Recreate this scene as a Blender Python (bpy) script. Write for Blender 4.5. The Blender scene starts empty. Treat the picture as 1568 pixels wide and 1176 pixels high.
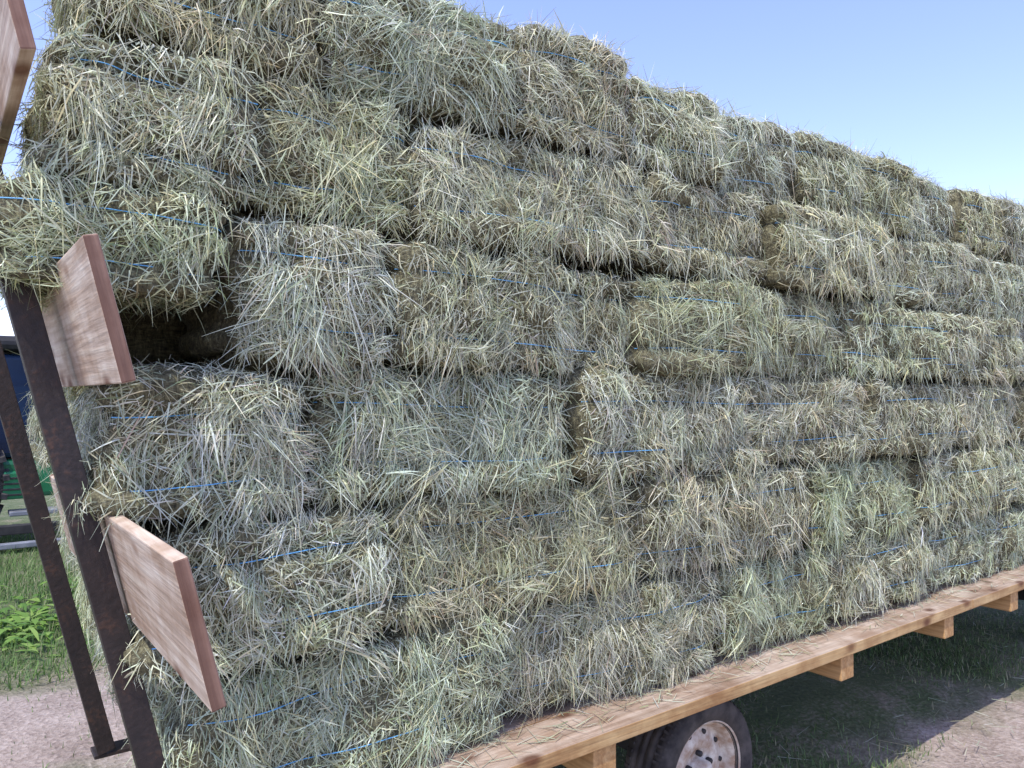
import bpy, math, random
import numpy as np
from mathutils import Vector, Matrix
R = np.random.RandomState(7)
random.seed(7)
scene = bpy.context.scene
COL = scene.collection

# ------------------------------------------------------------------ helpers
def newmat(name):
    m = bpy.data.materials.new(name); m.use_nodes = True
    nt = m.node_tree
    for n in list(nt.nodes): nt.nodes.remove(n)
    out = nt.nodes.new('ShaderNodeOutputMaterial')
    b = nt.nodes.new('ShaderNodeBsdfPrincipled')
    nt.links.new(b.outputs[0], out.inputs[0])
    return m, nt, b, out
def N(nt, t, **kw):
    n = nt.nodes.new(t)
    for k, v in kw.items(): setattr(n, k, v)
    return n
def ramp(nt, stops, fac=None):
    r = nt.nodes.new('ShaderNodeValToRGB')
    e = r.color_ramp.elements
    while len(e) > 2: e.remove(e[-1])
    for i, (p, c) in enumerate(stops):
        if i < 2: el = e[i]; el.position = p
        else: el = e.new(p)
        el.color = (c[0], c[1], c[2], 1)
    if fac is not None: nt.links.new(fac, r.inputs[0])
    return r
def noise(nt, scale, detail=4, rough=0.55, vec=None, dist=0):
    n = nt.nodes.new('ShaderNodeTexNoise')
    n.inputs['Scale'].default_value = scale; n.inputs['Detail'].default_value = detail
    n.inputs['Roughness'].default_value = rough; n.inputs['Distortion'].default_value = dist
    if vec is not None: nt.links.new(vec, n.inputs['Vector'])
    return n
def objvec(nt, sc=(1,1,1), rot=(0,0,0)):
    tc = nt.nodes.new('ShaderNodeTexCoord'); mp = nt.nodes.new('ShaderNodeMapping')
    mp.inputs['Scale'].default_value = sc; mp.inputs['Rotation'].default_value = rot
    nt.links.new(tc.outputs['Object'], mp.inputs[0]); return mp.outputs[0]
def bump(nt, b, h, strength=0.4, dist=0.01):
    bp = nt.nodes.new('ShaderNodeBump'); bp.inputs['Strength'].default_value = strength
    bp.inputs['Distance'].default_value = dist
    nt.links.new(h, bp.inputs['Height']); nt.links.new(bp.outputs[0], b.inputs['Normal'])
def mixc(nt, fac, a, b_, mode='MIX'):
    m = nt.nodes.new('ShaderNodeMix'); m.data_type = 'RGBA'; m.blend_type = mode
    for s, v in ((0, fac), (6, a), (7, b_)):
        if isinstance(v, (int, float)): m.inputs[s].default_value = v
        elif isinstance(v, tuple): m.inputs[s].default_value = (*v, 1)
        else: nt.links.new(v, m.inputs[s])
    return m.outputs[2]

def attrmat(name, rough=0.6, transl=0.25, spec=0.3):
    m, nt, b, out = newmat(name)
    a = N(nt, 'ShaderNodeAttribute', attribute_name='Col')
    nt.links.new(a.outputs['Color'], b.inputs['Base Color'])
    b.inputs['Roughness'].default_value = rough
    b.inputs['Specular IOR Level'].default_value = spec
    tr = N(nt, 'ShaderNodeBsdfTranslucent'); nt.links.new(a.outputs['Color'], tr.inputs[0])
    mx = N(nt, 'ShaderNodeMixShader'); mx.inputs[0].default_value = transl
    nt.links.new(b.outputs[0], mx.inputs[1]); nt.links.new(tr.outputs[0], mx.inputs[2])
    nt.links.new(mx.outputs[0], out.inputs[0])
    return m
M_STRAW = attrmat('hay_straw', 0.42, 0.18, 0.5)
M_GRASSB = attrmat('grass_blade', 0.5, 0.35, 0.3)

def make_haybase():
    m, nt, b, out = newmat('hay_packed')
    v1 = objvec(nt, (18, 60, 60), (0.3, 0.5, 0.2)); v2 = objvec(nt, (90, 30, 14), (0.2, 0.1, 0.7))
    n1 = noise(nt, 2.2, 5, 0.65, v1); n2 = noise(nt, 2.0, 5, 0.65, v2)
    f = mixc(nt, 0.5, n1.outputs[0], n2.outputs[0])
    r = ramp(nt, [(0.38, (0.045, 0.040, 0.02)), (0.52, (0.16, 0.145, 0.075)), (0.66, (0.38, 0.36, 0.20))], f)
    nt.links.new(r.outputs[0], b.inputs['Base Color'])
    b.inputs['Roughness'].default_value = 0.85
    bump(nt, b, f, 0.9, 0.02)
    return m
M_HAY = make_haybase()
m, nt, b, _ = newmat('blue_twine'); M_TWINE = m
nn = noise(nt, 120, 2); rr = ramp(nt, [(0.3, (0.10, 0.36, 0.64)), (0.7, (0.20, 0.52, 0.80))], nn.outputs[0])
nt.links.new(rr.outputs[0], b.inputs['Base Color']); b.inputs['Roughness'].default_value = 0.4

def woodmat(name, axis, c_dark, c_mid, c_light, rough=0.7, knots=True):
    m, nt, b, _ = newmat(name)
    s = [16, 16, 16]; s[axis] = 1.1
    v = objvec(nt, tuple(s))
    n1 = noise(nt, 1.6, 6, 0.6, v, 0.8)
    s2 = [110, 110, 110]; s2[axis] = 4
    n2 = noise(nt, 1.0, 3, 0.5, objvec(nt, tuple(s2)))
    r = ramp(nt, [(0.3, c_dark), (0.5, c_mid), (0.7, c_light)], n1.outputs[0])
    c = mixc(nt, 0.4, r.outputs[0], n2.outputs[0], 'OVERLAY')
    if knots:
        s3 = [9, 9, 9]; s3[axis] = 5.0
        vo = N(nt, 'ShaderNodeTexVoronoi'); vo.inputs['Scale'].default_value = 1.0
        nt.links.new(objvec(nt, tuple(s3), (0, 0, 0)), vo.inputs['Vector'])
        rk = ramp(nt, [(0.10, (1, 1, 1)), (0.27, (0, 0, 0))], vo.outputs['Distance'])
        c = mixc(nt, rk.outputs[0], c, (c_dark[0]*0.5, c_dark[1]*0.36, c_dark[2]*0.3))
    n3 = noise(nt, 6, 5, 0.65, objvec(nt)); 
    rs = ramp(nt, [(0.38, (0.70, 0.61, 0.54)), (0.6, (1, 1, 1))], n3.outputs[0])
    c = mixc(nt, 1.0, c, rs.outputs[0], 'MULTIPLY')
    nt.links.new(c, b.inputs['Base Color']); b.inputs['Roughness'].default_value = rough
    bump(nt, b, n2.outputs[0], 0.45, 0.004)
    return m
M_BOARD = woodmat('rough_sawn_board', 1, (0.38, 0.26, 0.17), (0.54, 0.43, 0.32), (0.68, 0.59, 0.47))
M_BOARDEND = woodmat('board_end_grain', 2, (0.13, 0.065, 0.04), (0.21, 0.115, 0.075), (0.33, 0.205, 0.145), knots=False)
M_DECK = woodmat('deck_plank_wood', 0, (0.28, 0.20, 0.135), (0.41, 0.315, 0.235), (0.51, 0.42, 0.33))
M_DECKSIDE = woodmat('deck_edge_wood', 0, (0.34, 0.19, 0.07), (0.48, 0.31, 0.13), (0.58, 0.41, 0.19))
M_JOIST = woodmat('joist_wood', 1, (0.34, 0.17, 0.055), (0.45, 0.26, 0.10), (0.55, 0.35, 0.15), knots=False)

m, nt, b, _ = newmat('rusty_steel'); M_STEEL = m
n1 = noise(nt, 9, 6, 0.65, objvec(nt)); n2 = noise(nt, 70, 4, 0.6, objvec(nt))
f = mixc(nt, 0.4, n1.outputs[0], n2.outputs[0])
r = ramp(nt, [(0.35, (0.014, 0.011, 0.010)), (0.54, (0.03, 0.021, 0.018)), (0.68, (0.09, 0.045, 0.026))], f)
nt.links.new(r.outputs[0], b.inputs['Base Color']); b.inputs['Metallic'].default_value = 0.1
b.inputs['Roughness'].default_value = 0.55; bump(nt, b, n2.outputs[0], 0.6, 0.003)

def simple(name, c1, c2, scale=12, rough=0.5, metal=0, bs=0.1):
    m, nt, b, _ = newmat(name)
    n1 = noise(nt, scale, 5, 0.6, objvec(nt))
    r = ramp(nt, [(0.35, c1), (0.65, c2)], n1.outputs[0])
    nt.links.new(r.outputs[0], b.inputs['Base Color']); b.inputs['Roughness'].default_value = rough
    b.inputs['Metallic'].default_value = metal
    if bs: bump(nt, b, n1.outputs[0], bs, 0.004)
    return m
M_TIRE = simple('tyre_rubber', (0.022, 0.020, 0.019), (0.085, 0.075, 0.066), 14, 0.85, 0, 0.3)
M_RIM = simple('painted_rim', (0.34, 0.22, 0.14), (0.70, 0.65, 0.55), 18, 0.55, 0.1, 0.15)
M_DARK = simple('dark_metal', (0.015, 0.015, 0.016), (0.04, 0.037, 0.035), 10, 0.6, 0.2)
M_GREEN = simple('green_paint', (0.012, 0.12, 0.045), (0.02, 0.20, 0.08), 3, 0.35)
M_GLASS = simple('tinted_glass', (0.008, 0.02, 0.05), (0.015, 0.04, 0.09), 1.5, 0.25, 0, 0)
M_GREY = simple('grey_metal', (0.16, 0.17, 0.19), (0.28, 0.29, 0.31), 8, 0.5, 0.3)
M_YEL = simple('yellow_paint', (0.5, 0.33, 0.02), (0.62, 0.42, 0.03), 6, 0.45)

def npmesh(name, co, quads, mats, matidx=None, col=None, smooth=None):
    me = bpy.data.meshes.new(name)
    co = np.ascontiguousarray(co, dtype=np.float32); quads = np.ascontiguousarray(quads, dtype=np.int32)
    me.vertices.add(len(co)); me.vertices.foreach_set('co', co.ravel())
    nq = len(quads); me.loops.add(nq*4); me.loops.foreach_set('vertex_index', quads.ravel())
    me.polygons.add(nq); me.polygons.foreach_set('loop_start', np.arange(nq, dtype=np.int32)*4)
    try: me.polygons.foreach_set('loop_total', np.full(nq, 4, dtype=np.int32))
    except Exception: pass
    for mm in mats: me.materials.append(mm)
    if matidx is not None: me.polygons.foreach_set('material_index', np.ascontiguousarray(matidx, dtype=np.int32))
    me.update(calc_edges=True)
    if smooth is not None: me.polygons.foreach_set('use_smooth', np.ascontiguousarray(smooth, dtype=bool))
    if col is not None:
        a = me.color_attributes.new('Col', 'FLOAT_COLOR', 'POINT')
        a.data.foreach_set('color', np.ascontiguousarray(col, dtype=np.float32).ravel())
    ob = bpy.data.objects.new(name, me); COL.objects.link(ob); return ob

def ribbons(P, w, wd, c, taper=(0.8, 1.0, 0.85, 0.3)):
    n = len(P); K = P.shape[1]
    tp = np.array(taper)[None, :, None]
    off = wd[:, None, :] * w[:, None, None] * tp * 0.5
    V = np.stack([P-off, P+off], axis=2).reshape(n*K*2, 3)
    base = (np.arange(n)*K*2)[:, None]
    q = []
    for k in range(K-1):
        a = base + 2*k
        q.append(np.concatenate([a, a+1, a+3, a+2], axis=1))
    Q = np.stack(q, axis=1).reshape(-1, 4)
    C = np.repeat(np.concatenate([c, np.ones((n, 1))], axis=1), K*2, axis=0)
    return V, Q, C
def nrm(v): return v/np.maximum(np.linalg.norm(v, axis=-1, keepdims=True), 1e-9)

PAL = np.array([(0.58, 0.65, 0.45), (0.70, 0.74, 0.56), (0.73, 0.64, 0.37), (0.36, 0.44, 0.21),
                (0.45, 0.34, 0.25), (0.58, 0.56, 0.32), (0.83, 0.85, 0.71)])
PP = np.array([0.27, 0.23, 0.10, 0.12, 0.06, 0.11, 0.11])

class Bale:
    def __init__(s, c, h, rot=(0, 0, 0), seed=0, r=0.06, amp=1.0):
        s.c = np.array(c); s.h = np.array(h); s.r = min(r, min(h)*0.6)
        s.rs = np.random.RandomState(seed); s.amp = amp
        s.R = np.array(Matrix.Rotation(rot[2], 3, 'Z') @ Matrix.Rotation(rot[1], 3, 'Y') @ Matrix.Rotation(rot[0], 3, 'X'))
        s.k = nrm(s.rs.normal(size=(9, 3))) * np.array([8, 12, 18, 24, 32, 42, 55, 70, 90])[:, None]
        s.k[:, 0] *= 0.7
        s.ph = s.rs.uniform(0, 6.28, 9)
        s.a = np.array([.010, .010, .009, .008, .007, .006, .005, .004, .003])*amp
        s.zs = s.h[2]*s.rs.uniform(0.42, 0.52)
        s.fl = s.rs.uniform(0.08, 0.12); s.fp = s.rs.uniform(0, 6)
        s.band = s.rs.uniform(-0.004, 0.012, 3)
        s.style = s.rs.uniform(0.72, 1.12)
        s.tint = s.rs.uniform(0.9, 1.08)*np.array([1+s.rs.uniform(-.05, .04), 1.0, 1-s.rs.uniform(-.05, .12)])
        s.vert = s.rs.rand() < 0.45
    def surf(s, p):
        inner = np.clip(p, -(s.h-s.r), s.h-s.r)
        d = nrm(p-inner); q = inner + s.r*d
        z = p[:, 2]; zn = z/s.h[2]
        disp = 0.018*s.amp*(1-zn**2)
        disp = disp - 0.025*np.exp(-((np.abs(z)-s.zs)/0.015)**2)
        disp = disp - 0.024*np.clip((-zn-0.75)/0.25, 0, 1)**1.5 - 0.010*np.clip((zn-0.85)/0.15, 0, 1)
        t0 = np.clip((z+s.h[2])/(s.h[2]-s.zs), 0, 1); t1 = np.clip((z+s.zs)/(2*s.zs), 0, 1); t2 = np.clip((z-s.zs)/(s.h[2]-s.zs), 0, 1)
        b0 = z < -s.zs; b2 = z > s.zs; b1 = ~(b0 | b2)
        disp = disp + np.where(b0, s.band[0]*np.sin(t0*3.14)+0.012*t0, 0) + np.where(b1, s.band[1]*np.sin(t1*3.14)+0.022*(t1-0.5)*np.sin(t1*3.14), 0) + np.where(b2, s.band[2]*np.sin(t2*3.14)+0.008*t2, 0)
        ex = np.clip((np.abs(p[:, 0])-(s.h[0]-0.05))/0.05, 0, 1); disp = disp - 0.014*ex**2*s.amp
        disp += 0.005*np.sin(p[:, 0]*6.283/s.fl+s.fp+2*np.sin(z*14+s.fp))
        ww = p + s.c*0.37
        for k, ph, a in zip(s.k, s.ph, s.a): disp += a*np.sin(ww@k+ph)
        q = q + d*disp[:, None]
        return q@s.R.T + s.c, d@s.R.T
    def facept(s, face, u, v):
        h = s.h; one = np.ones_like(u)
        if face == 'front': return np.stack([u*h[0], -one*h[1], v*h[2]], 1)
        if face == 'back': return np.stack([u*h[0], one*h[1], v*h[2]], 1)
        if face == 'left': return np.stack([-one*h[0], u*h[1], v*h[2]], 1)
        if face == 'right': return np.stack([one*h[0], u*h[1], v*h[2]], 1)
        if face == 'top': return np.stack([u*h[0], v*h[1], one*h[2]], 1)
        if face == 'bottom': return np.stack([u*h[0], v*h[1], -one*h[2]], 1)
    def dims(s, face):
        h = s.h
        return {'front': (h[0], h[2]), 'back': (h[0], h[2]), 'left': (h[1], h[2]), 'right': (h[1], h[2]), 'top': (h[0], h[1]), 'bottom': (h[0], h[1])}[face]
    def base(s, res=0.035):
        V = []; Q = []; o = 0
        for f in ('front', 'back', 'left', 'right', 'top', 'bottom'):
            a, b_ = s.dims(f); nu = max(4, int(2*a/res)); nv = max(4, int(2*b_/(res*0.6)))
            uu, vv = np.meshgrid(np.linspace(-1, 1, nu+1), np.linspace(-1, 1, nv+1), indexing='ij')
            P, _ = s.surf(s.facept(f, uu.ravel(), vv.ravel()))
            V.append(P)
            i, j = np.meshgrid(np.arange(nu), np.arange(nv), indexing='ij')
            a0 = (i*(nv+1)+j).ravel()+o
            q = np.stack([a0, a0+nv+1, a0+nv+2, a0+1], 1)
            if f in ('back', 'left', 'bottom'): q = q[:, ::-1]
            Q.append(q); o += len(P)
        return np.concatenate(V), np.concatenate(Q)
    def straw(s, face, dens, stray=0.03, lift=0.35, wscale=1.0):
        rs = s.rs; a, b_ = s.dims(face); A = 4*a*b_
        n = int(A*dens); nc = max(6, int(A*210))
        cu = rs.uniform(-0.97, 0.97, nc); cv = rs.uniform(-0.95, 0.95, nc)
        side = face in ('front', 'left', 'back', 'right')
        if side:
            pv = 0.70 if s.vert else 0.42
            th = np.where(rs.rand(nc) < pv, rs.normal(-1.57, 0.65, nc), rs.uniform(-3.14, 3.14, nc))
        else: th = rs.uniform(-3.14, 3.14, nc)
        cl_off = rs.gamma(1.3, 0.007, nc).clip(0, 0.035)-0.003; cl_len = rs.uniform(0.6, 1.35, nc)
        tint = PAL[rs.choice(len(PAL), nc, p=PP)]*rs.uniform(0.8, 1.15, (nc, 1))
        ci = rs.randint(0, nc, n)
        u = cu[ci] + rs.normal(0, 0.028, n)/a; v = cv[ci] + rs.normal(0, 0.028, n)/b_
        loose = rs.rand(n) < 0.38
        bad = loose | (np.abs(u) >= 0.995) | (np.abs(v) >= 0.995)
        u = np.where(bad, rs.uniform(-1, 1, n), u); v = np.where(bad, rs.uniform(-1, 1, n), v)
        if side:
            zz = v*s.h[2]
            keep = ~((np.abs(np.abs(zz)-s.zs) < 0.012) & (rs.rand(n) < 0.6))
            keep &= ~((v > 0.95) & (rs.rand(n) < 0.4))
            keep &= ~((v < -0.88) & (rs.rand(n) < 0.65))
            keep &= ~((np.abs(u)*a > a-0.018) & (rs.rand(n) < 0.5))
            u = u[keep]; v = v[keep]; ci = ci[keep]; loose = loose[keep]; n = len(u)
        P, D = s.surf(s.facept(face, u, v))
        ref = np.array([0.05, 0.1, 1.0]) if side else np.array([0.1, 1.0, 0.05])
        T2 = nrm(ref - D*(D@ref)[:, None]); T1 = np.cross(T2, D)
        ang = th[ci] + rs.normal(0, 0.40, n); ang = np.where(loose, rs.uniform(-3.14, 3.14, n), ang)
        L = np.clip(rs.gamma(3.6, 0.0185, n), 0.020, 0.18)*cl_len[ci]*s.style
        edge = np.maximum(np.abs(u)*a-(a-0.05), np.abs(v)*b_-(b_-0.04))/0.04
        L = L*(1-0.45*np.clip(edge, 0, 1))
        lf = np.abs(rs.normal(0.04, lift*0.40, n))
        st = rs.rand(n) < stray
        lf = np.where(st, rs.uniform(0.5, 1.6, n), lf)
        d = nrm(np.cos(ang)[:, None]*T1 + np.sin(ang)[:, None]*T2 + D*lf[:, None])
        curl = nrm(rs.normal(size=(n, 3)))*rs.uniform(0, 0.20, (n, 1))
        kink = (rs.rand(n) < 0.14)
        curl = np.where(kink[:, None], curl*2.6, curl)
        droop = rs.uniform(0.0, 0.26, n)
        co_ = cl_off[ci]*np.where(loose, 0.5, 1.0)
        root = P + D*(co_+rs.uniform(-0.006, 0.007, n))[:, None]
        t = np.array([-0.3, 0.05, 0.4, 0.72])
        pts = root[:, None, :] + d[:, None, :]*L[:, None, None]*t[None, :, None]
        bend = ((t+0.3)**2)[None, :, None]*L[:, None, None]
        pts = pts + bend*curl[:, None, :]
        pts[:, :, 2] -= bend[:, :, 0]*droop[:, None]
        pts[:, 0, :] -= D*0.010
        w = rs.uniform(0.0015, 0.0037, n)*wscale
        thin = rs.rand(n) < 0.3; w = np.where(thin, w*0.55, w)
        broad = rs.rand(n) < 0.04; w = np.where(broad, w*1.6, w)
        wd = nrm(np.cross(d, D + rs.normal(0, 0.5, (n, 3))))
        col = PAL[rs.choice(len(PAL), n, p=PP)]
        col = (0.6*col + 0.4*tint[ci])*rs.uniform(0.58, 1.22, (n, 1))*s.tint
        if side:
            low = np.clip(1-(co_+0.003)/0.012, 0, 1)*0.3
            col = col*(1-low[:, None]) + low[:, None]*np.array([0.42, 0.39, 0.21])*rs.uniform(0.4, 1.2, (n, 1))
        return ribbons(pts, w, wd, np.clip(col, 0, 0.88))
    def twine(s, zsgn):
        n = 80; u = np.linspace(-1, 1, n)
        p = s.facept('front', u, np.full(n, zsgn*s.zs/s.h[2]))
        P, D = s.surf(p)
        wob = 0.020+0.011*np.sin(u*3.5+s.fp+zsgn)+0.003*np.sin(u*13+s.fp)
        kern = np.ones(17)/17
        Pp = np.stack([np.convolve(np.pad(P[:, i], 8, mode='reflect', reflect_type='odd'), kern, 'valid') for i in range(3)], 1)
        P = Pp + D*wob[:, None]; P[:, 2] += 0.004*np.sin(u*3+s.fp*2)
        rad = 0.0015; V = []; Q = []
        for k in range(5):
            an = 6.283*k/5; V.append(P + np.array([0, math.cos(an), math.sin(an)])*rad)
        V = np.stack(V, 1).reshape(-1, 3)
        for i in range(n-1):
            for k in range(5):
                a = i*5+k; b_ = i*5+(k+1) % 5; Q.append((a, b_, b_+5, a+5))
        return V, np.array(Q)
    def build(s, name, faces, res=0.035, twine=True):
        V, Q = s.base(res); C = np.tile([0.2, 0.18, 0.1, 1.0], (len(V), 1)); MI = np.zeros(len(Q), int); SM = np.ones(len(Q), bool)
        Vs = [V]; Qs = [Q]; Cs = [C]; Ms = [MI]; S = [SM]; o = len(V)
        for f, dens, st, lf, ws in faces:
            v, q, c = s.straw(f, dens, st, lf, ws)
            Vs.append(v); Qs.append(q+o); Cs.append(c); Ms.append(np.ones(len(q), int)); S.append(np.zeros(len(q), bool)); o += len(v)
        if twine:
            for sg in (-1, 1):
                v, q = s.twine(sg)
                Vs.append(v); Qs.append(q+o); Cs.append(np.ones((len(v), 4))); Ms.append(np.full(len(q), 2)); S.append(np.ones(len(q), bool)); o += len(v)
        V = np.concatenate(Vs) - s.c
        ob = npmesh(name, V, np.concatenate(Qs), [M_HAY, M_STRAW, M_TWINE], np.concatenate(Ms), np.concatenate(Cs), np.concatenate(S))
        ob.location = s.c
        return ob

# ------------------------------------------------------------------ hay load
Z0, HC = 0.685, 0.3617
YF, DEP = 0.165, 0.44
courses = [
    [0.46, 1.39, 2.38, 3.10, 4.02, 4.95, 5.85, 6.80, 7.3],
    [0.385, 1.00, 1.93, 2.94, 3.88, 4.80, 5.72, 6.75, 7.3],
    [0.295, 0.77, 1.66, 2.55, 3.37, 4.30, 5.20, 6.10, 7.2],
    [0.10, 0.545, 0.98, 1.90, 2.58, 3.20, 4.12, 5.05, 6.00, 7.2],
    [0.185, 0.60, 1.06, 2.00, 2.70, 3.62, 4.50, 5.42, 6.30, 7.2],
    [0.27, 0.80, 1.42, 1.92, 2.42, 2.95, 3.45, 3.98, 4.50, 5.05, 5.60, 6.20, 7.1],
]
seed = 100
for ci, js in enumerate(courses):
    z0 = Z0 + ci*HC
    for k in range(len(js)-1):
        seed += 1
        x0, x1 = js[k], js[k+1]; zz0, zz1 = z0, z0+HC
        yoff = R.uniform(-0.04, 0.035); rot = [R.uniform(-0.06, 0.06), R.uniform(-0.032, 0.032), R.uniform(-0.04, 0.04)]
        dep = DEP
        if ci == 0: yoff = abs(yoff)*0.6
        if ci == 3 and k == 0: zz0 = z0+0.150; zz1 = z0+HC+0.02; yoff = -0.05; rot = [0.02, 0.03, -0.03]
        if ci == 3 and k == 1: yoff = -0.03; zz1 = z0+HC+0.015; rot = [0.02, 0.01, 0.0]
        if ci == 2 and k == 0: zz1 -= 0.03; rot = [0, 0, 0]
        if ci == 4 and k == 0: rot = [-0.02, 0.06, 0.0]; yoff = -0.02
        if ci == 5 and k == 0: rot[1] = 0.03; yoff = 0.0; zz1 += 0.03
        if ci == 5: yoff += 0.03 + 0.02*(k % 2); zz1 += R.uniform(-0.03, 0.035)
        cx, cz = (x0+x1)/2, (zz0+zz1)/2
        near = cx < 2.6
        dens = 21500 if cx < 2.2 else (15500 if cx < 3.6 else 11000)
        ws = 1.0 if cx < 3 else 1.25
        faces = [('front', dens, 0.022, 0.30, ws)]
        if k == 0: faces.append(('left', 12000, 0.06, 0.30, 1.0))
        if k == len(js)-2: faces.append(('right', 3000, 0.05, 0.5, 1.3))
        if ci == 5: faces.append(('top', 5500, 0.22, 0.7, 1.0))
        elif ci == 2 and k < 2: faces.append(('top', 8000, 0.05, 0.5, 1.0))
        else: faces.append(('top', 1200, 0.03, 0.4, 1.0))
        if ci == 3 and k == 0: faces.append(('bottom', 7000, 0.1, 0.5, 1.0))
        B = Bale((cx, YF+dep/2+yoff, cz), ((x1-x0)/2-0.003, dep/2, (zz1-zz0)/2-0.002), rot, seed, r=0.052)
        B.build('hay_bale', faces, 0.03 if near else 0.045)
for ci, xs in enumerate([0.48, 0.40, 0.33, 0.30, 0.30, 0.47]):
    z0 = Z0 + ci*HC
    ys = [0.63, 1.17, 1.72, 2.27]
    for j in range(3):
        seed += 1
        x0 = xs + R.uniform(-0.005, 0.05) + j*0.01
        x1 = 7.1 + R.uniform(-0.05, 0.05)
        B = Bale(((x0+x1)/2, (ys[j]+ys[j+1])/2, z0+HC/2), ((x1-x0)/2, (ys[j+1]-ys[j])/2+0.01, HC/2+0.005+ (R.uniform(-0.02,0.01) if ci==5 else 0)), (0, 0, 0), seed, r=0.07, amp=0.8)
        faces = [('left', 9000, 0.04, 0.24, 1.0)]
        if ci == 5: faces.append(('top', 2400, 0.2, 0.7, 1.2))
        if j == 2: faces.append(('back', 2200, 0.04, 0.4, 1.6))
        B.build('hay_bale_row', faces, 0.06, twine=False)

# ------------------------------------------------------------------ box helpers
def box(name, c, size, mat, parent=None, axes=None, bevel=0.004, endmat=None, endaxis=None):
    a = axes or (Vector((1, 0, 0)), Vector((0, 1, 0)), Vector((0, 0, 1)))
    c = Vector(c); vs = []
    for sx in (-1, 1):
        for sy in (-1, 1):
            for sz in (-1, 1):
                vs.append(Vector((sx*size[0]/2, sy*size[1]/2, sz*size[2]/2)))
    fs = [(0, 1, 3, 2), (4, 6, 7, 5), (0, 4, 5, 1), (2, 3, 7, 6), (0, 2, 6, 4), (1, 5, 7, 3)]
    me = bpy.data.meshes.new(name); me.from_pydata(vs, [], fs); me.update()
    me.materials.append(mat)
    if endmat:
        me.materials.append(endmat)
        for i in endaxis: me.polygons[i].material_index = 1
    ob = bpy.data.objects.new(name, me); COL.objects.link(ob)
    M = Matrix((a[0], a[1], a[2])).transposed().to_4x4(); M.translation = c
    ob.matrix_world = M
    if bevel:
        bv = ob.modifiers.new('bev', 'BEVEL'); bv.width = bevel; bv.segments = 2
    if parent: ob.parent = parent
    return ob
def empty(name):
    e = bpy.data.objects.new(name, None); COL.objects.link(e); return e
def lathe(name, prof, mat, loc, axis='Y', seg=48, parent=None):
    V = []; F = []
    n = len(prof)
    for i in range(seg):
        a = 6.28318*i/seg
        for r, h in prof: V.append((r*math.cos(a), h, r*math.sin(a)))
    for i in range(seg):
        j = (i+1) % seg
        for k in range(n-1): F.append((i*n+k, i*n+k+1, j*n+k+1, j*n+k))
    me = bpy.data.meshes.new(name); me.from_pydata(V, [], F); me.update(); me.materials.append(mat)
    for p in me.polygons: p.use_smooth = True
    ob = bpy.data.objects.new(name, me); COL.objects.link(ob); ob.location = loc
    if axis == 'X': ob.rotation_euler = (0, 0, -math.pi/2)
    if parent: ob.parent = parent
    return ob

# ------------------------------------------------------------------ wagon
W = empty('hay_wagon')
ZD = 0.68
yy = 0.0; x_start = 0.60; XE = 7.4
widths = [0.185, 0.19, 0.19, 0.19, 0.19, 0.19, 0.19, 0.19, 0.19, 0.19, 0.19, 0.195]
for i, wdt in enumerate(widths):
    cuts = [x_start, 4.15, XE] if i % 2 == 0 else [x_start, 2.9, XE]
    for a, b_ in zip(cuts[:-1], cuts[1:]):
        box('deck_plank', ((a+b_)/2, yy+wdt/2, ZD-0.0225), (b_-a-0.003, wdt-0.004, 0.045), M_DECK, W, bevel=0.003, endmat=M_DECKSIDE, endaxis=[2, 3, 0, 1])
    yy += wdt
YB = yy
for x in (0.7, 1.64, 3.01, 3.92, 4.69, 5.5, 6.35, 7.2):
    box('joist', (x, YB/2+0.0, ZD-0.045-0.052), (0.095, YB-0.03, 0.10), M_JOIST, W, bevel=0.003)
for y in (0.62, YB-0.62):
    box('frame_rail', (3.95, y, ZD-0.145-0.062), (6.6, 0.07, 0.12), M_DARK, W)
AX = (2.33, 6.25)
for x in AX:
    box('axle', (x, YB/2, 0.285), (0.09, YB-0.75, 0.09), M_DARK, W)
    for y in (0.62, YB-0.62):
        box('bolster', (x, y, 0.40), (0.12, 0.10, 0.15), M_DARK, W)
box('reach_pole', (4.3, YB/2, 0.30), (3.8, 0.08, 0.08), M_DARK, W)
box('drawbar_link', (1.45, YB/2, 0.31), (1.7, 0.07, 0.07), M_DARK, W)
Rt = 0.28
tyre_prof = [(0.186, -0.075), (0.196, -0.090), (0.215, -0.099), (0.24, -0.102), (0.258, -0.097), (0.270, -0.085), (0.277, -0.070),
             (0.279, -0.05), (0.272, -0.047), (0.272, -0.041), (0.281, -0.038), (0.282, -0.012), (0.274, -0.009), (0.274, -0.003), (0.282, 0.0),
             (0.282, 0.02), (0.274, 0.024), (0.274, 0.03), (0.281, 0.033), (0.279, 0.055), (0.276, 0.072), (0.262, 0.09), (0.24, 0.1), (0.21, 0.095), (0.186, 0.075)]
rim_prof = [(0.188, -0.084), (0.193, -0.090), (0.197, -0.084), (0.189, -0.076), (0.178, -0.066), (0.166, -0.05), (0.162, -0.03), (0.155, -0.022), (0.13, -0.034), (0.108, -0.045), (0.085, -0.043), (0.07, -0.035),
            (0.045, -0.034), (0.043, -0.075), (0.035, -0.085), (0.0, -0.087)]
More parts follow.
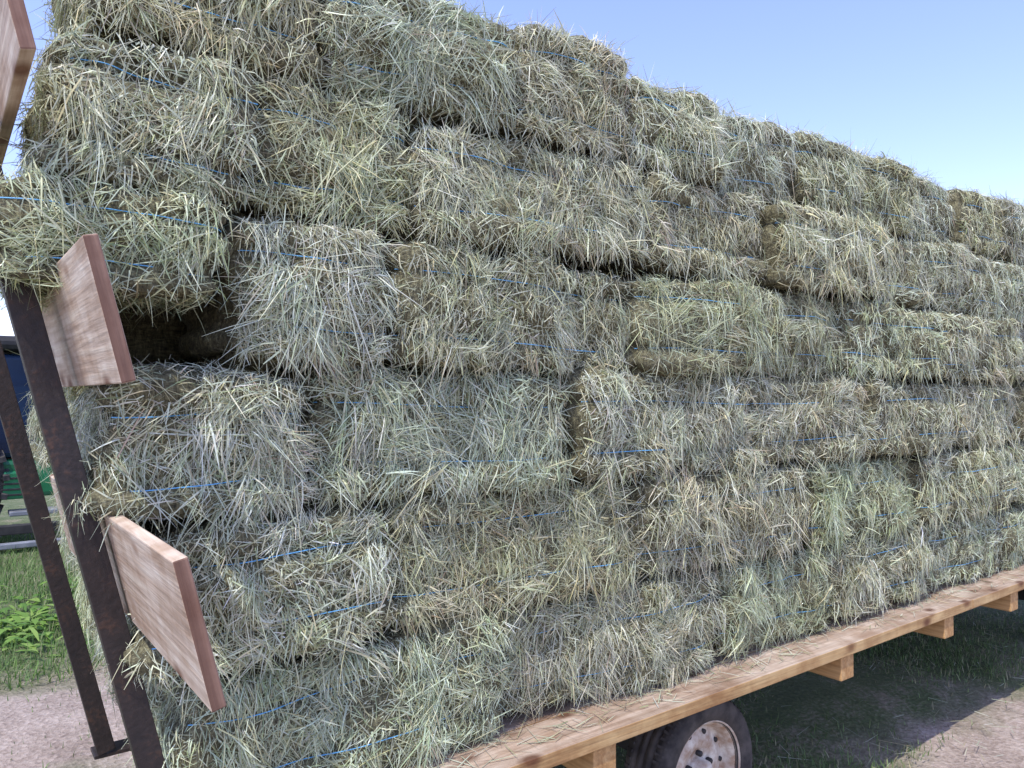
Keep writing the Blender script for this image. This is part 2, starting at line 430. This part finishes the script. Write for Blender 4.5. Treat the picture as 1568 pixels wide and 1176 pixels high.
for x in AX:
    for y, sg in ((0.27, 1), (YB-0.27, -1)):
        w_ = empty('wheel'); w_.parent = W
        t = lathe('tyre', [(r, h*sg) for r, h in tyre_prof], M_TIRE, (x, y, Rt), seg=64, parent=w_)
        r_ = lathe('rim', [(r, h*sg) for r, h in rim_prof], M_RIM, (x, y, Rt), seg=48, parent=w_)
        rb = lathe('rim_barrel', [(0.184, -0.075*sg), (0.184, 0.09*sg)], M_DARK, (x, y, Rt), seg=32, parent=w_)
        for k in range(5):
            a = k*1.2566+0.3
            lathe('lug_nut', [(0.0, -0.056*sg), (0.011, -0.055*sg), (0.011, -0.03*sg)], M_DARK, (x+0.062*math.cos(a), y, Rt+0.062*math.sin(a)), seg=6, parent=w_)
        for k in range(10):
            a = k*0.6283
            lathe('rim_slot', [(0.0, -0.0385*sg), (0.009, -0.0385*sg), (0.009, -0.02*sg)], M_DARK, (x+0.137*math.cos(a), y, Rt+0.137*math.sin(a)), seg=12, parent=w_)
        V = []; F = []
        for k in range(64):
            a = 6.28318*k/64
            for hh in (-0.082, 0.082):
                a0, a1 = a-0.018, a+0.018; o = len(V)
                hs = -1 if hh < 0 else 1
                for aa in (a0, a1):
                    for rr_, h_ in ((0.262, hh+0.010*hs), (0.276, hh-0.002*hs), (0.285, hh-0.03*hs), (0.272, hh-0.035*hs)):
                        V.append((rr_*math.cos(aa), h_, rr_*math.sin(aa)))
                F += [(o, o+1, o+5, o+4), (o+1, o+2, o+6, o+5), (o+2, o+3, o+7, o+6), (o, o+3, o+2, o+1), (o+4, o+5, o+6, o+7)]
        me = bpy.data.meshes.new('tread'); me.from_pydata(V, [], F); me.update(); me.materials.append(M_TIRE)
        tr = bpy.data.objects.new('tread_lugs', me); COL.objects.link(tr); tr.location = (x, y, Rt); tr.parent = w_

# end rack -------------------------------------------------
RK = empty('wagon_end_rack')
up = Vector((-0.2467, 0, 1)).normalized(); ax = Vector((0, 1, 0)).cross(up).normalized()
yv = Vector((0, 1, 0))
def channel(name, xb, zb, y, length, w=0.056, d=0.040, t=0.006):
    c = Vector((xb, y, zb)) + up*length/2
    box(name+'_web', c, (w, t, length), M_STEEL, RK, (ax, yv, up), 0.0015)
    for s_ in (-1, 1):
        box(name+'_flange', c + ax*s_*(w/2-t/2) + yv*(d/2+t/2+0.0005), (t, d, length), M_STEEL, RK, (ax, yv, up), 0.0015)
channel('post', 0.412+0.2467*0.22, 0.825-0.22, 0.22, 2.15)
channel('post', 0.434, 0.60, 0.96, 2.15, 0.050)
for y, xx in ((0.26, 0.53), (1.00, 0.50)):
    box('post_foot', (xx, y, 0.59), (0.20, 0.08, 0.012), M_STEEL, RK, None, 0.002)
def rackboard(xc, zc, yend, h=0.25, roll=0.0, yfar=1.25):
    L = yfar-yend
    box('rack_board', (xc, yend+L/2, zc), (0.025, L, h), M_BOARD, RK, (ax, yv, up), 0.003, endmat=M_BOARDEND, endaxis=[2, 3])
rackboard(0.236, 1.846, -0.25, 0.255)
rackboard(0.346, 1.312, -0.40, 0.262)
rackboard(0.091, 2.392, -0.20, 0.24)

def loose(name, n, xr, yr, z, mat, lr=(0.05, 0.16), w=(0.002, 0.004), hang=False):
    x = R.uniform(*xr, n); y = R.uniform(*yr, n); an = R.uniform(0, 6.28, n); L = R.uniform(*lr, n)
    d = np.stack([np.cos(an), np.sin(an), R.uniform(-0.02, 0.12, n)], 1)
    root = np.stack([x, y, np.full(n, z)+R.uniform(0.003, 0.012, n)], 1)
    t = np.array([-0.5, -0.15, 0.15, 0.5]); pts = root[:, None, :]+d[:, None, :]*L[:, None, None]*t[None, :, None]
    pts[:, :, 2] = np.maximum(pts[:, :, 2], z+0.002)
    if hang:
        over = pts[:, :, 1] < 0; pts[:, :, 2] = np.where(over, pts[:, :, 2] + pts[:, :, 1]*0.8, pts[:, :, 2])
        pts[:, :, 1] = np.maximum(pts[:, :, 1], -0.03)
    c = PAL[R.choice(len(PAL), n, p=PP)]*R.uniform(0.5, 0.9, (n, 1))
    wd = nrm(np.cross(d, np.array([0, 0, 1.0]) + R.normal(0, 0.3, (n, 3))))
    V, Q, C = ribbons(pts, R.uniform(*w, n), wd, c)
    return npmesh(name, V, Q, [mat], None, C)
loose('loose_straw', 800, (1.0, 7.2), (0.04, 0.2), ZD, M_STRAW, (0.03, 0.12), (0.0015, 0.0035), hang=True).parent = W
loose('ground_straw', 1500, (0.0, 7.5), (-2.0, 1.5), 0.0, M_STRAW)

# ------------------------------------------------------------------ ground
def ground():
    m, nt, b, _ = newmat('ground_soil_and_turf')
    tc = nt.nodes.new('ShaderNodeTexCoord'); sp = nt.nodes.new('ShaderNodeSeparateXYZ'); nt.links.new(tc.outputs['Object'], sp.inputs[0])
    nv = noise(nt, 1.6, 4, 0.6, tc.outputs['Object'])
    ad = N(nt, 'ShaderNodeMath', operation='MULTIPLY_ADD'); nt.links.new(nv.outputs[0], ad.inputs[0]); ad.inputs[1].default_value = 1.3; 
    sb = N(nt, 'ShaderNodeMath', operation='SUBTRACT'); nt.links.new(sp.outputs[1], sb.inputs[0]); sb.inputs[1].default_value = 0.65
    nt.links.new(sb.outputs[0], ad.inputs[2])
    mr = N(nt, 'ShaderNodeMapRange'); mr.inputs[1].default_value = -10; mr.inputs[2].default_value = 30
    nt.links.new(ad.outputs[0], mr.inputs[0])
    def p(y): return (y+10)/40
    rg = ramp(nt, [(p(0.0), (0, 0, 0)), (p(0.4), (1, 1, 1)), (p(2.0), (1, 1, 1)), (p(2.3), (0, 0, 0)), (p(3.5), (0, 0, 0)), (p(3.9), (1, 1, 1))], mr.outputs[0])
    n1 = noise(nt, 3, 6, 0.65, tc.outputs['Object']); n2 = noise(nt, 45, 5, 0.7, tc.outputs['Object'])
    vo = N(nt, 'ShaderNodeTexVoronoi'); vo.inputs['Scale'].default_value = 38; nt.links.new(tc.outputs['Object'], vo.inputs['Vector'])
    f = mixc(nt, 0.5, n1.outputs[0], n2.outputs[0])
    dirt = ramp(nt, [(0.35, (0.21, 0.16, 0.125)), (0.5, (0.35, 0.28, 0.23)), (0.68, (0.48, 0.405, 0.345))], f)
    bw = N(nt, 'ShaderNodeRGBToBW'); nt.links.new(vo.outputs['Color'], bw.inputs[0])
    dm = mixc(nt, 0.35, dirt.outputs[0], bw.outputs[0], 'SOFT_LIGHT')
    gr = ramp(nt, [(0.38, (0.055, 0.08, 0.025)), (0.5, (0.10, 0.13, 0.045)), (0.64, (0.28, 0.235, 0.17))], f)
    c = mixc(nt, rg.outputs[0], dm, gr.outputs[0])
    nt.links.new(c, b.inputs['Base Color']); b.inputs['Roughness'].default_value = 0.95
    hh = mixc(nt, 0.4, n2.outputs[0], vo.outputs['Distance'])
    bump(nt, b, hh, 0.8, 0.03)
    xs = np.concatenate([np.linspace(-1500, -20, 10), np.linspace(-12, 16, 141), np.linspace(25, 1500, 10)])
    ys = np.concatenate([np.linspace(-1500, -20, 10), np.linspace(-8, 14, 111), np.linspace(22, 1500, 10)])
    X, Y = np.meshgrid(xs, ys, indexing='ij')
    Z = 0.012*np.sin(X*3.1+1.3*np.sin(Y*2.3))+0.012*np.sin(Y*4.7+X*1.1)-0.03*np.exp(-((Y-0.1)/0.35)**2)
    Z = np.where((np.abs(X) < 17) & (np.abs(Y) < 15), Z, 0)
    V = np.stack([X, Y, Z], -1).reshape(-1, 3); ny = len(ys)
    i, j = np.meshgrid(np.arange(len(xs)-1), np.arange(ny-1), indexing='ij'); a = (i*ny+j).ravel()
    Q = np.stack([a, a+ny, a+ny+1, a+1], 1)
    npmesh('ground', V, Q, [m], None, None, np.ones(len(Q), bool))
ground()

def grass(name, n, xr, yr, hr, wr, pal, patch=True, thr=-0.5):
    x = R.uniform(*xr, n); y = R.uniform(*yr, n)
    if patch:
        k = np.sin(x*2.3+np.sin(y*1.9)*1.5)+np.sin(y*3.1+x)+R.normal(0, 0.8, n)
        keep = k > thr; x = x[keep]; y = y[keep]; n = len(x)
    L = R.uniform(*hr, n); an = R.uniform(0, 6.28, n)
    lean = R.uniform(0.1, 0.9, n)
    d = np.stack([np.cos(an)*lean, np.sin(an)*lean, np.ones(n)], 1)
    t = np.array([0, 0.35, 0.7, 1.0]); root = np.stack([x, y, np.full(n, -0.01)], 1)
    pts = root[:, None, :]+d[:, None, :]*L[:, None, None]*t[None, :, None]
    pts[:, :, 2] -= (t**2)[None, :]*(L*lean*0.5)[:, None]
    wd = nrm(np.stack([-np.sin(an), np.cos(an), R.normal(0, 0.2, n)], 1))
    c = np.array(pal)[R.randint(0, len(pal), n)]*R.uniform(0.7, 1.3, (n, 1))
    V, Q, C = ribbons(pts, R.uniform(*wr, n), wd, c, (1, 0.9, 0.6, 0.1))
    return npmesh(name, V, Q, [M_GRASSB], None, C)
GP = [(0.11, 0.20, 0.055), (0.14, 0.25, 0.06), (0.18, 0.28, 0.08), (0.08, 0.15, 0.045), (0.28, 0.30, 0.15)]
GP2 = [(0.13, 0.21, 0.07), (0.17, 0.25, 0.09), (0.22, 0.28, 0.12), (0.10, 0.16, 0.05), (0.34, 0.32, 0.19)]
grass('grass', 52000, (-2.5, 3.0), (3.6, 9.5), (0.04, 0.16), (0.004, 0.009), GP, thr=-0.9)
grass('grass', 34000, (2.2, 7.5), (0.05, 2.0), (0.02, 0.06), (0.003, 0.006), GP2, thr=-0.1)
grass('grass', 4000, (-1.5, 8.0), (2.3, 3.6), (0.02, 0.07), (0.003, 0.006), GP)
def weeds(name, cx, cy, n, rad):
    x = cx+R.normal(0, rad, n); y = cy+R.normal(0, rad*0.8, n); an = R.uniform(0, 6.28, n); L = R.uniform(0.07, 0.17, n)
    z = R.uniform(0.0, 0.12, n); d = np.stack([np.cos(an), np.sin(an), R.uniform(0.2, 0.9, n)], 1)
    t = np.array([0, 0.35, 0.7, 1.0]); root = np.stack([x, y, z], 1)
    pts = root[:, None, :]+d[:, None, :]*L[:, None, None]*t[None, :, None]; pts[:, :, 2] -= (t**2)[None, :]*(L*0.5)[:, None]
    wd = nrm(np.stack([-np.sin(an), np.cos(an), R.normal(0, 0.15, n)], 1))
    c = np.array([(0.19, 0.33, 0.06), (0.26, 0.39, 0.09), (0.13, 0.25, 0.05)])[R.randint(0, 3, n)]
    V, Q, C = ribbons(pts, R.uniform(0.025, 0.055, n), wd, c, (0.2, 1, 0.85, 0.08))
    return npmesh(name, V, Q, [M_GRASSB], None, C)
weeds('broadleaf_weed', 0.45, 4.7, 300, 0.33)
weeds('broadleaf_weed', -0.5, 5.0, 250, 0.3)
weeds('broadleaf_weed', 1.3, 5.6, 250, 0.4)

# ------------------------------------------------------------------ tractor in the background
T = empty('parked_tractor')
ty = 8.6
box('hood', (2.6, ty+0.4, 1.25), (1.9, 0.85, 0.6), M_GREEN, T, bevel=0.08)
box('grille', (3.57, ty+0.4, 1.2), (0.06, 0.7, 0.5), M_DARK, T, bevel=0.02)
box('chassis', (2.0, ty+0.4, 0.75), (3.2, 0.5, 0.35), M_DARK, T, bevel=0.03)
box('cab_lower', (0.95, ty+0.35, 0.78), (1.5, 1.2, 0.42), M_GREEN, T, bevel=0.05)
box('cab_step', (0.9, ty-0.33, 0.42), (0.5, 0.25, 0.05), M_GREY, T, bevel=0.01)
box('cab_glass', (0.95, ty+0.35, 1.58), (1.42, 1.14, 1.15), M_GLASS, T, bevel=0.06)
for px_ in (0.22, 0.95, 1.68):
    for py_ in (-0.24, 0.94):
        box('cab_pillar', (px_, ty+py_, 1.6), (0.06, 0.06, 1.25), M_GREEN, T, bevel=0.01)
box('cab_roof', (0.95, ty+0.35, 2.27), (1.7, 1.35, 0.16), M_DARK, T, bevel=0.06)
box('fender', (-0.1, ty-0.1, 1.52), (1.3, 0.5, 0.06), M_GREEN, T, bevel=0.02)
box('battery_box', (0.62, ty-0.32, 0.72), (0.40, 0.12, 0.30), M_GREEN, T, bevel=0.02)
for k in range(4): box('battery_box_vent', (0.62, ty-0.385, 0.62+k*0.06), (0.30, 0.012, 0.02), M_DARK, T, bevel=0.003)
def twheel(x, y, r, w):
    w_ = empty('wheel'); w_.parent = T
    lathe('tyre', [(r*0.6, -w/2), (r*0.85, -w/2*1.05), (r*0.97, -w/2*0.85), (r, 0), (r*0.97, w/2*0.85), (r*0.85, w/2*1.05), (r*0.6, w/2)], M_TIRE, (x, y, r), parent=w_)
    lathe('rim', [(r*0.6, -w*0.4), (r*0.55, -w*0.2), (r*0.2, -w*0.25), (0, -w*0.25)], M_YEL, (x, y, r), parent=w_)
    V = []; F = []
    for k in range(24):
        a = 6.28318*k/24
        for sg in (-1, 1):
            o = len(V)
            for (rr_, da, hh) in ((r*0.95, 0, sg*w*0.52), (r*0.95, 0.07, sg*w*0.52), (r*0.99, 0.17, 0.0), (r*0.99, 0.10, 0.0), (r*1.03, 0, sg*w*0.48), (r*1.03, 0.07, sg*w*0.48), (r*1.05, 0.17, 0.0), (r*1.05, 0.10, 0.0)):
                V.append((rr_*math.cos(a+da), hh, rr_*math.sin(a+da)))
            F += [(o+4, o+5, o+6, o+7), (o, o+4, o+7, o+3), (o+1, o+2, o+6, o+5), (o, o+1, o+5, o+4)]
    me = bpy.data.meshes.new('lugs'); me.from_pydata(V, [], F); me.update(); me.materials.append(M_TIRE)
    q = bpy.data.objects.new('lugs', me); COL.objects.link(q); q.location = (x, y, r); q.parent = w_
twheel(-0.15, ty-0.2, 0.78, 0.42); twheel(-0.15, ty+1.2, 0.78, 0.42)
twheel(3.1, ty-0.1, 0.5, 0.3); twheel(3.1, ty+1.0, 0.5, 0.3)
IM = empty('steel_loader_frame')
box('rail', (0.6, 8.05, 0.10), (2.6, 0.10, 0.06), M_GREY, IM, bevel=0.01)
box('rail', (0.6, 8.12, 0.26), (2.6, 0.10, 0.10), M_DARK, IM, bevel=0.01)
for x in (-0.6, 0.2, 1.0, 1.8): box('upright', (x, 8.09, 0.15), (0.07, 0.06, 0.28), M_GREY, IM, bevel=0.01)

# ------------------------------------------------------------------ light, sky
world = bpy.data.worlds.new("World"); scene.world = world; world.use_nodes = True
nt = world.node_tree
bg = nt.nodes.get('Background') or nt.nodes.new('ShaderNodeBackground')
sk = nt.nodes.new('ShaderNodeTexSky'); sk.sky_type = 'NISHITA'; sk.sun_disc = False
EL = math.radians(63); AZ = math.radians(-117)
sk.sun_elevation = EL; sk.sun_rotation = AZ
sk.air_density = 1.0; sk.dust_density = 0.6; sk.ozone_density = 2.0; sk.altitude = 100
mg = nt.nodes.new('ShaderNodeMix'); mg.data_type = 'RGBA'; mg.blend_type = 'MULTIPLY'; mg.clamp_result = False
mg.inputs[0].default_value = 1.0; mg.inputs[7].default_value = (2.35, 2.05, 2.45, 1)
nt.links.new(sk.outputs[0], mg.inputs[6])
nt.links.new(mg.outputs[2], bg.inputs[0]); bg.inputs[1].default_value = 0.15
L = bpy.data.lights.new('sun', 'SUN'); L.energy = 4.4; L.angle = math.radians(0.53); L.color = (1.0, 0.96, 0.89)
so = bpy.data.objects.new('sun', L); COL.objects.link(so)
sd = Vector((math.sin(AZ)*math.cos(EL), math.cos(AZ)*math.cos(EL), math.sin(EL)))
so.rotation_euler = sd.to_track_quat('Z', 'Y').to_euler(); so.location = (0, 5, 12)

cam = bpy.data.cameras.new('camera'); co = bpy.data.objects.new('camera', cam); COL.objects.link(co)
cam.sensor_width = 36; cam.lens = 27.05; cam.clip_end = 5000; cam.clip_start = 0.02
co.location = (0, -1.7, 1.70)
p_ = math.radians(0.83); f = Vector((0.6*math.cos(p_), 0.8*math.cos(p_), math.sin(p_)))
co.rotation_euler = f.to_track_quat('-Z', 'Y').to_euler()
scene.camera = co
scene.view_settings.view_transform = 'Standard'; scene.view_settings.look = 'None'
scene.view_settings.exposure = 0; scene.view_settings.gamma = 1
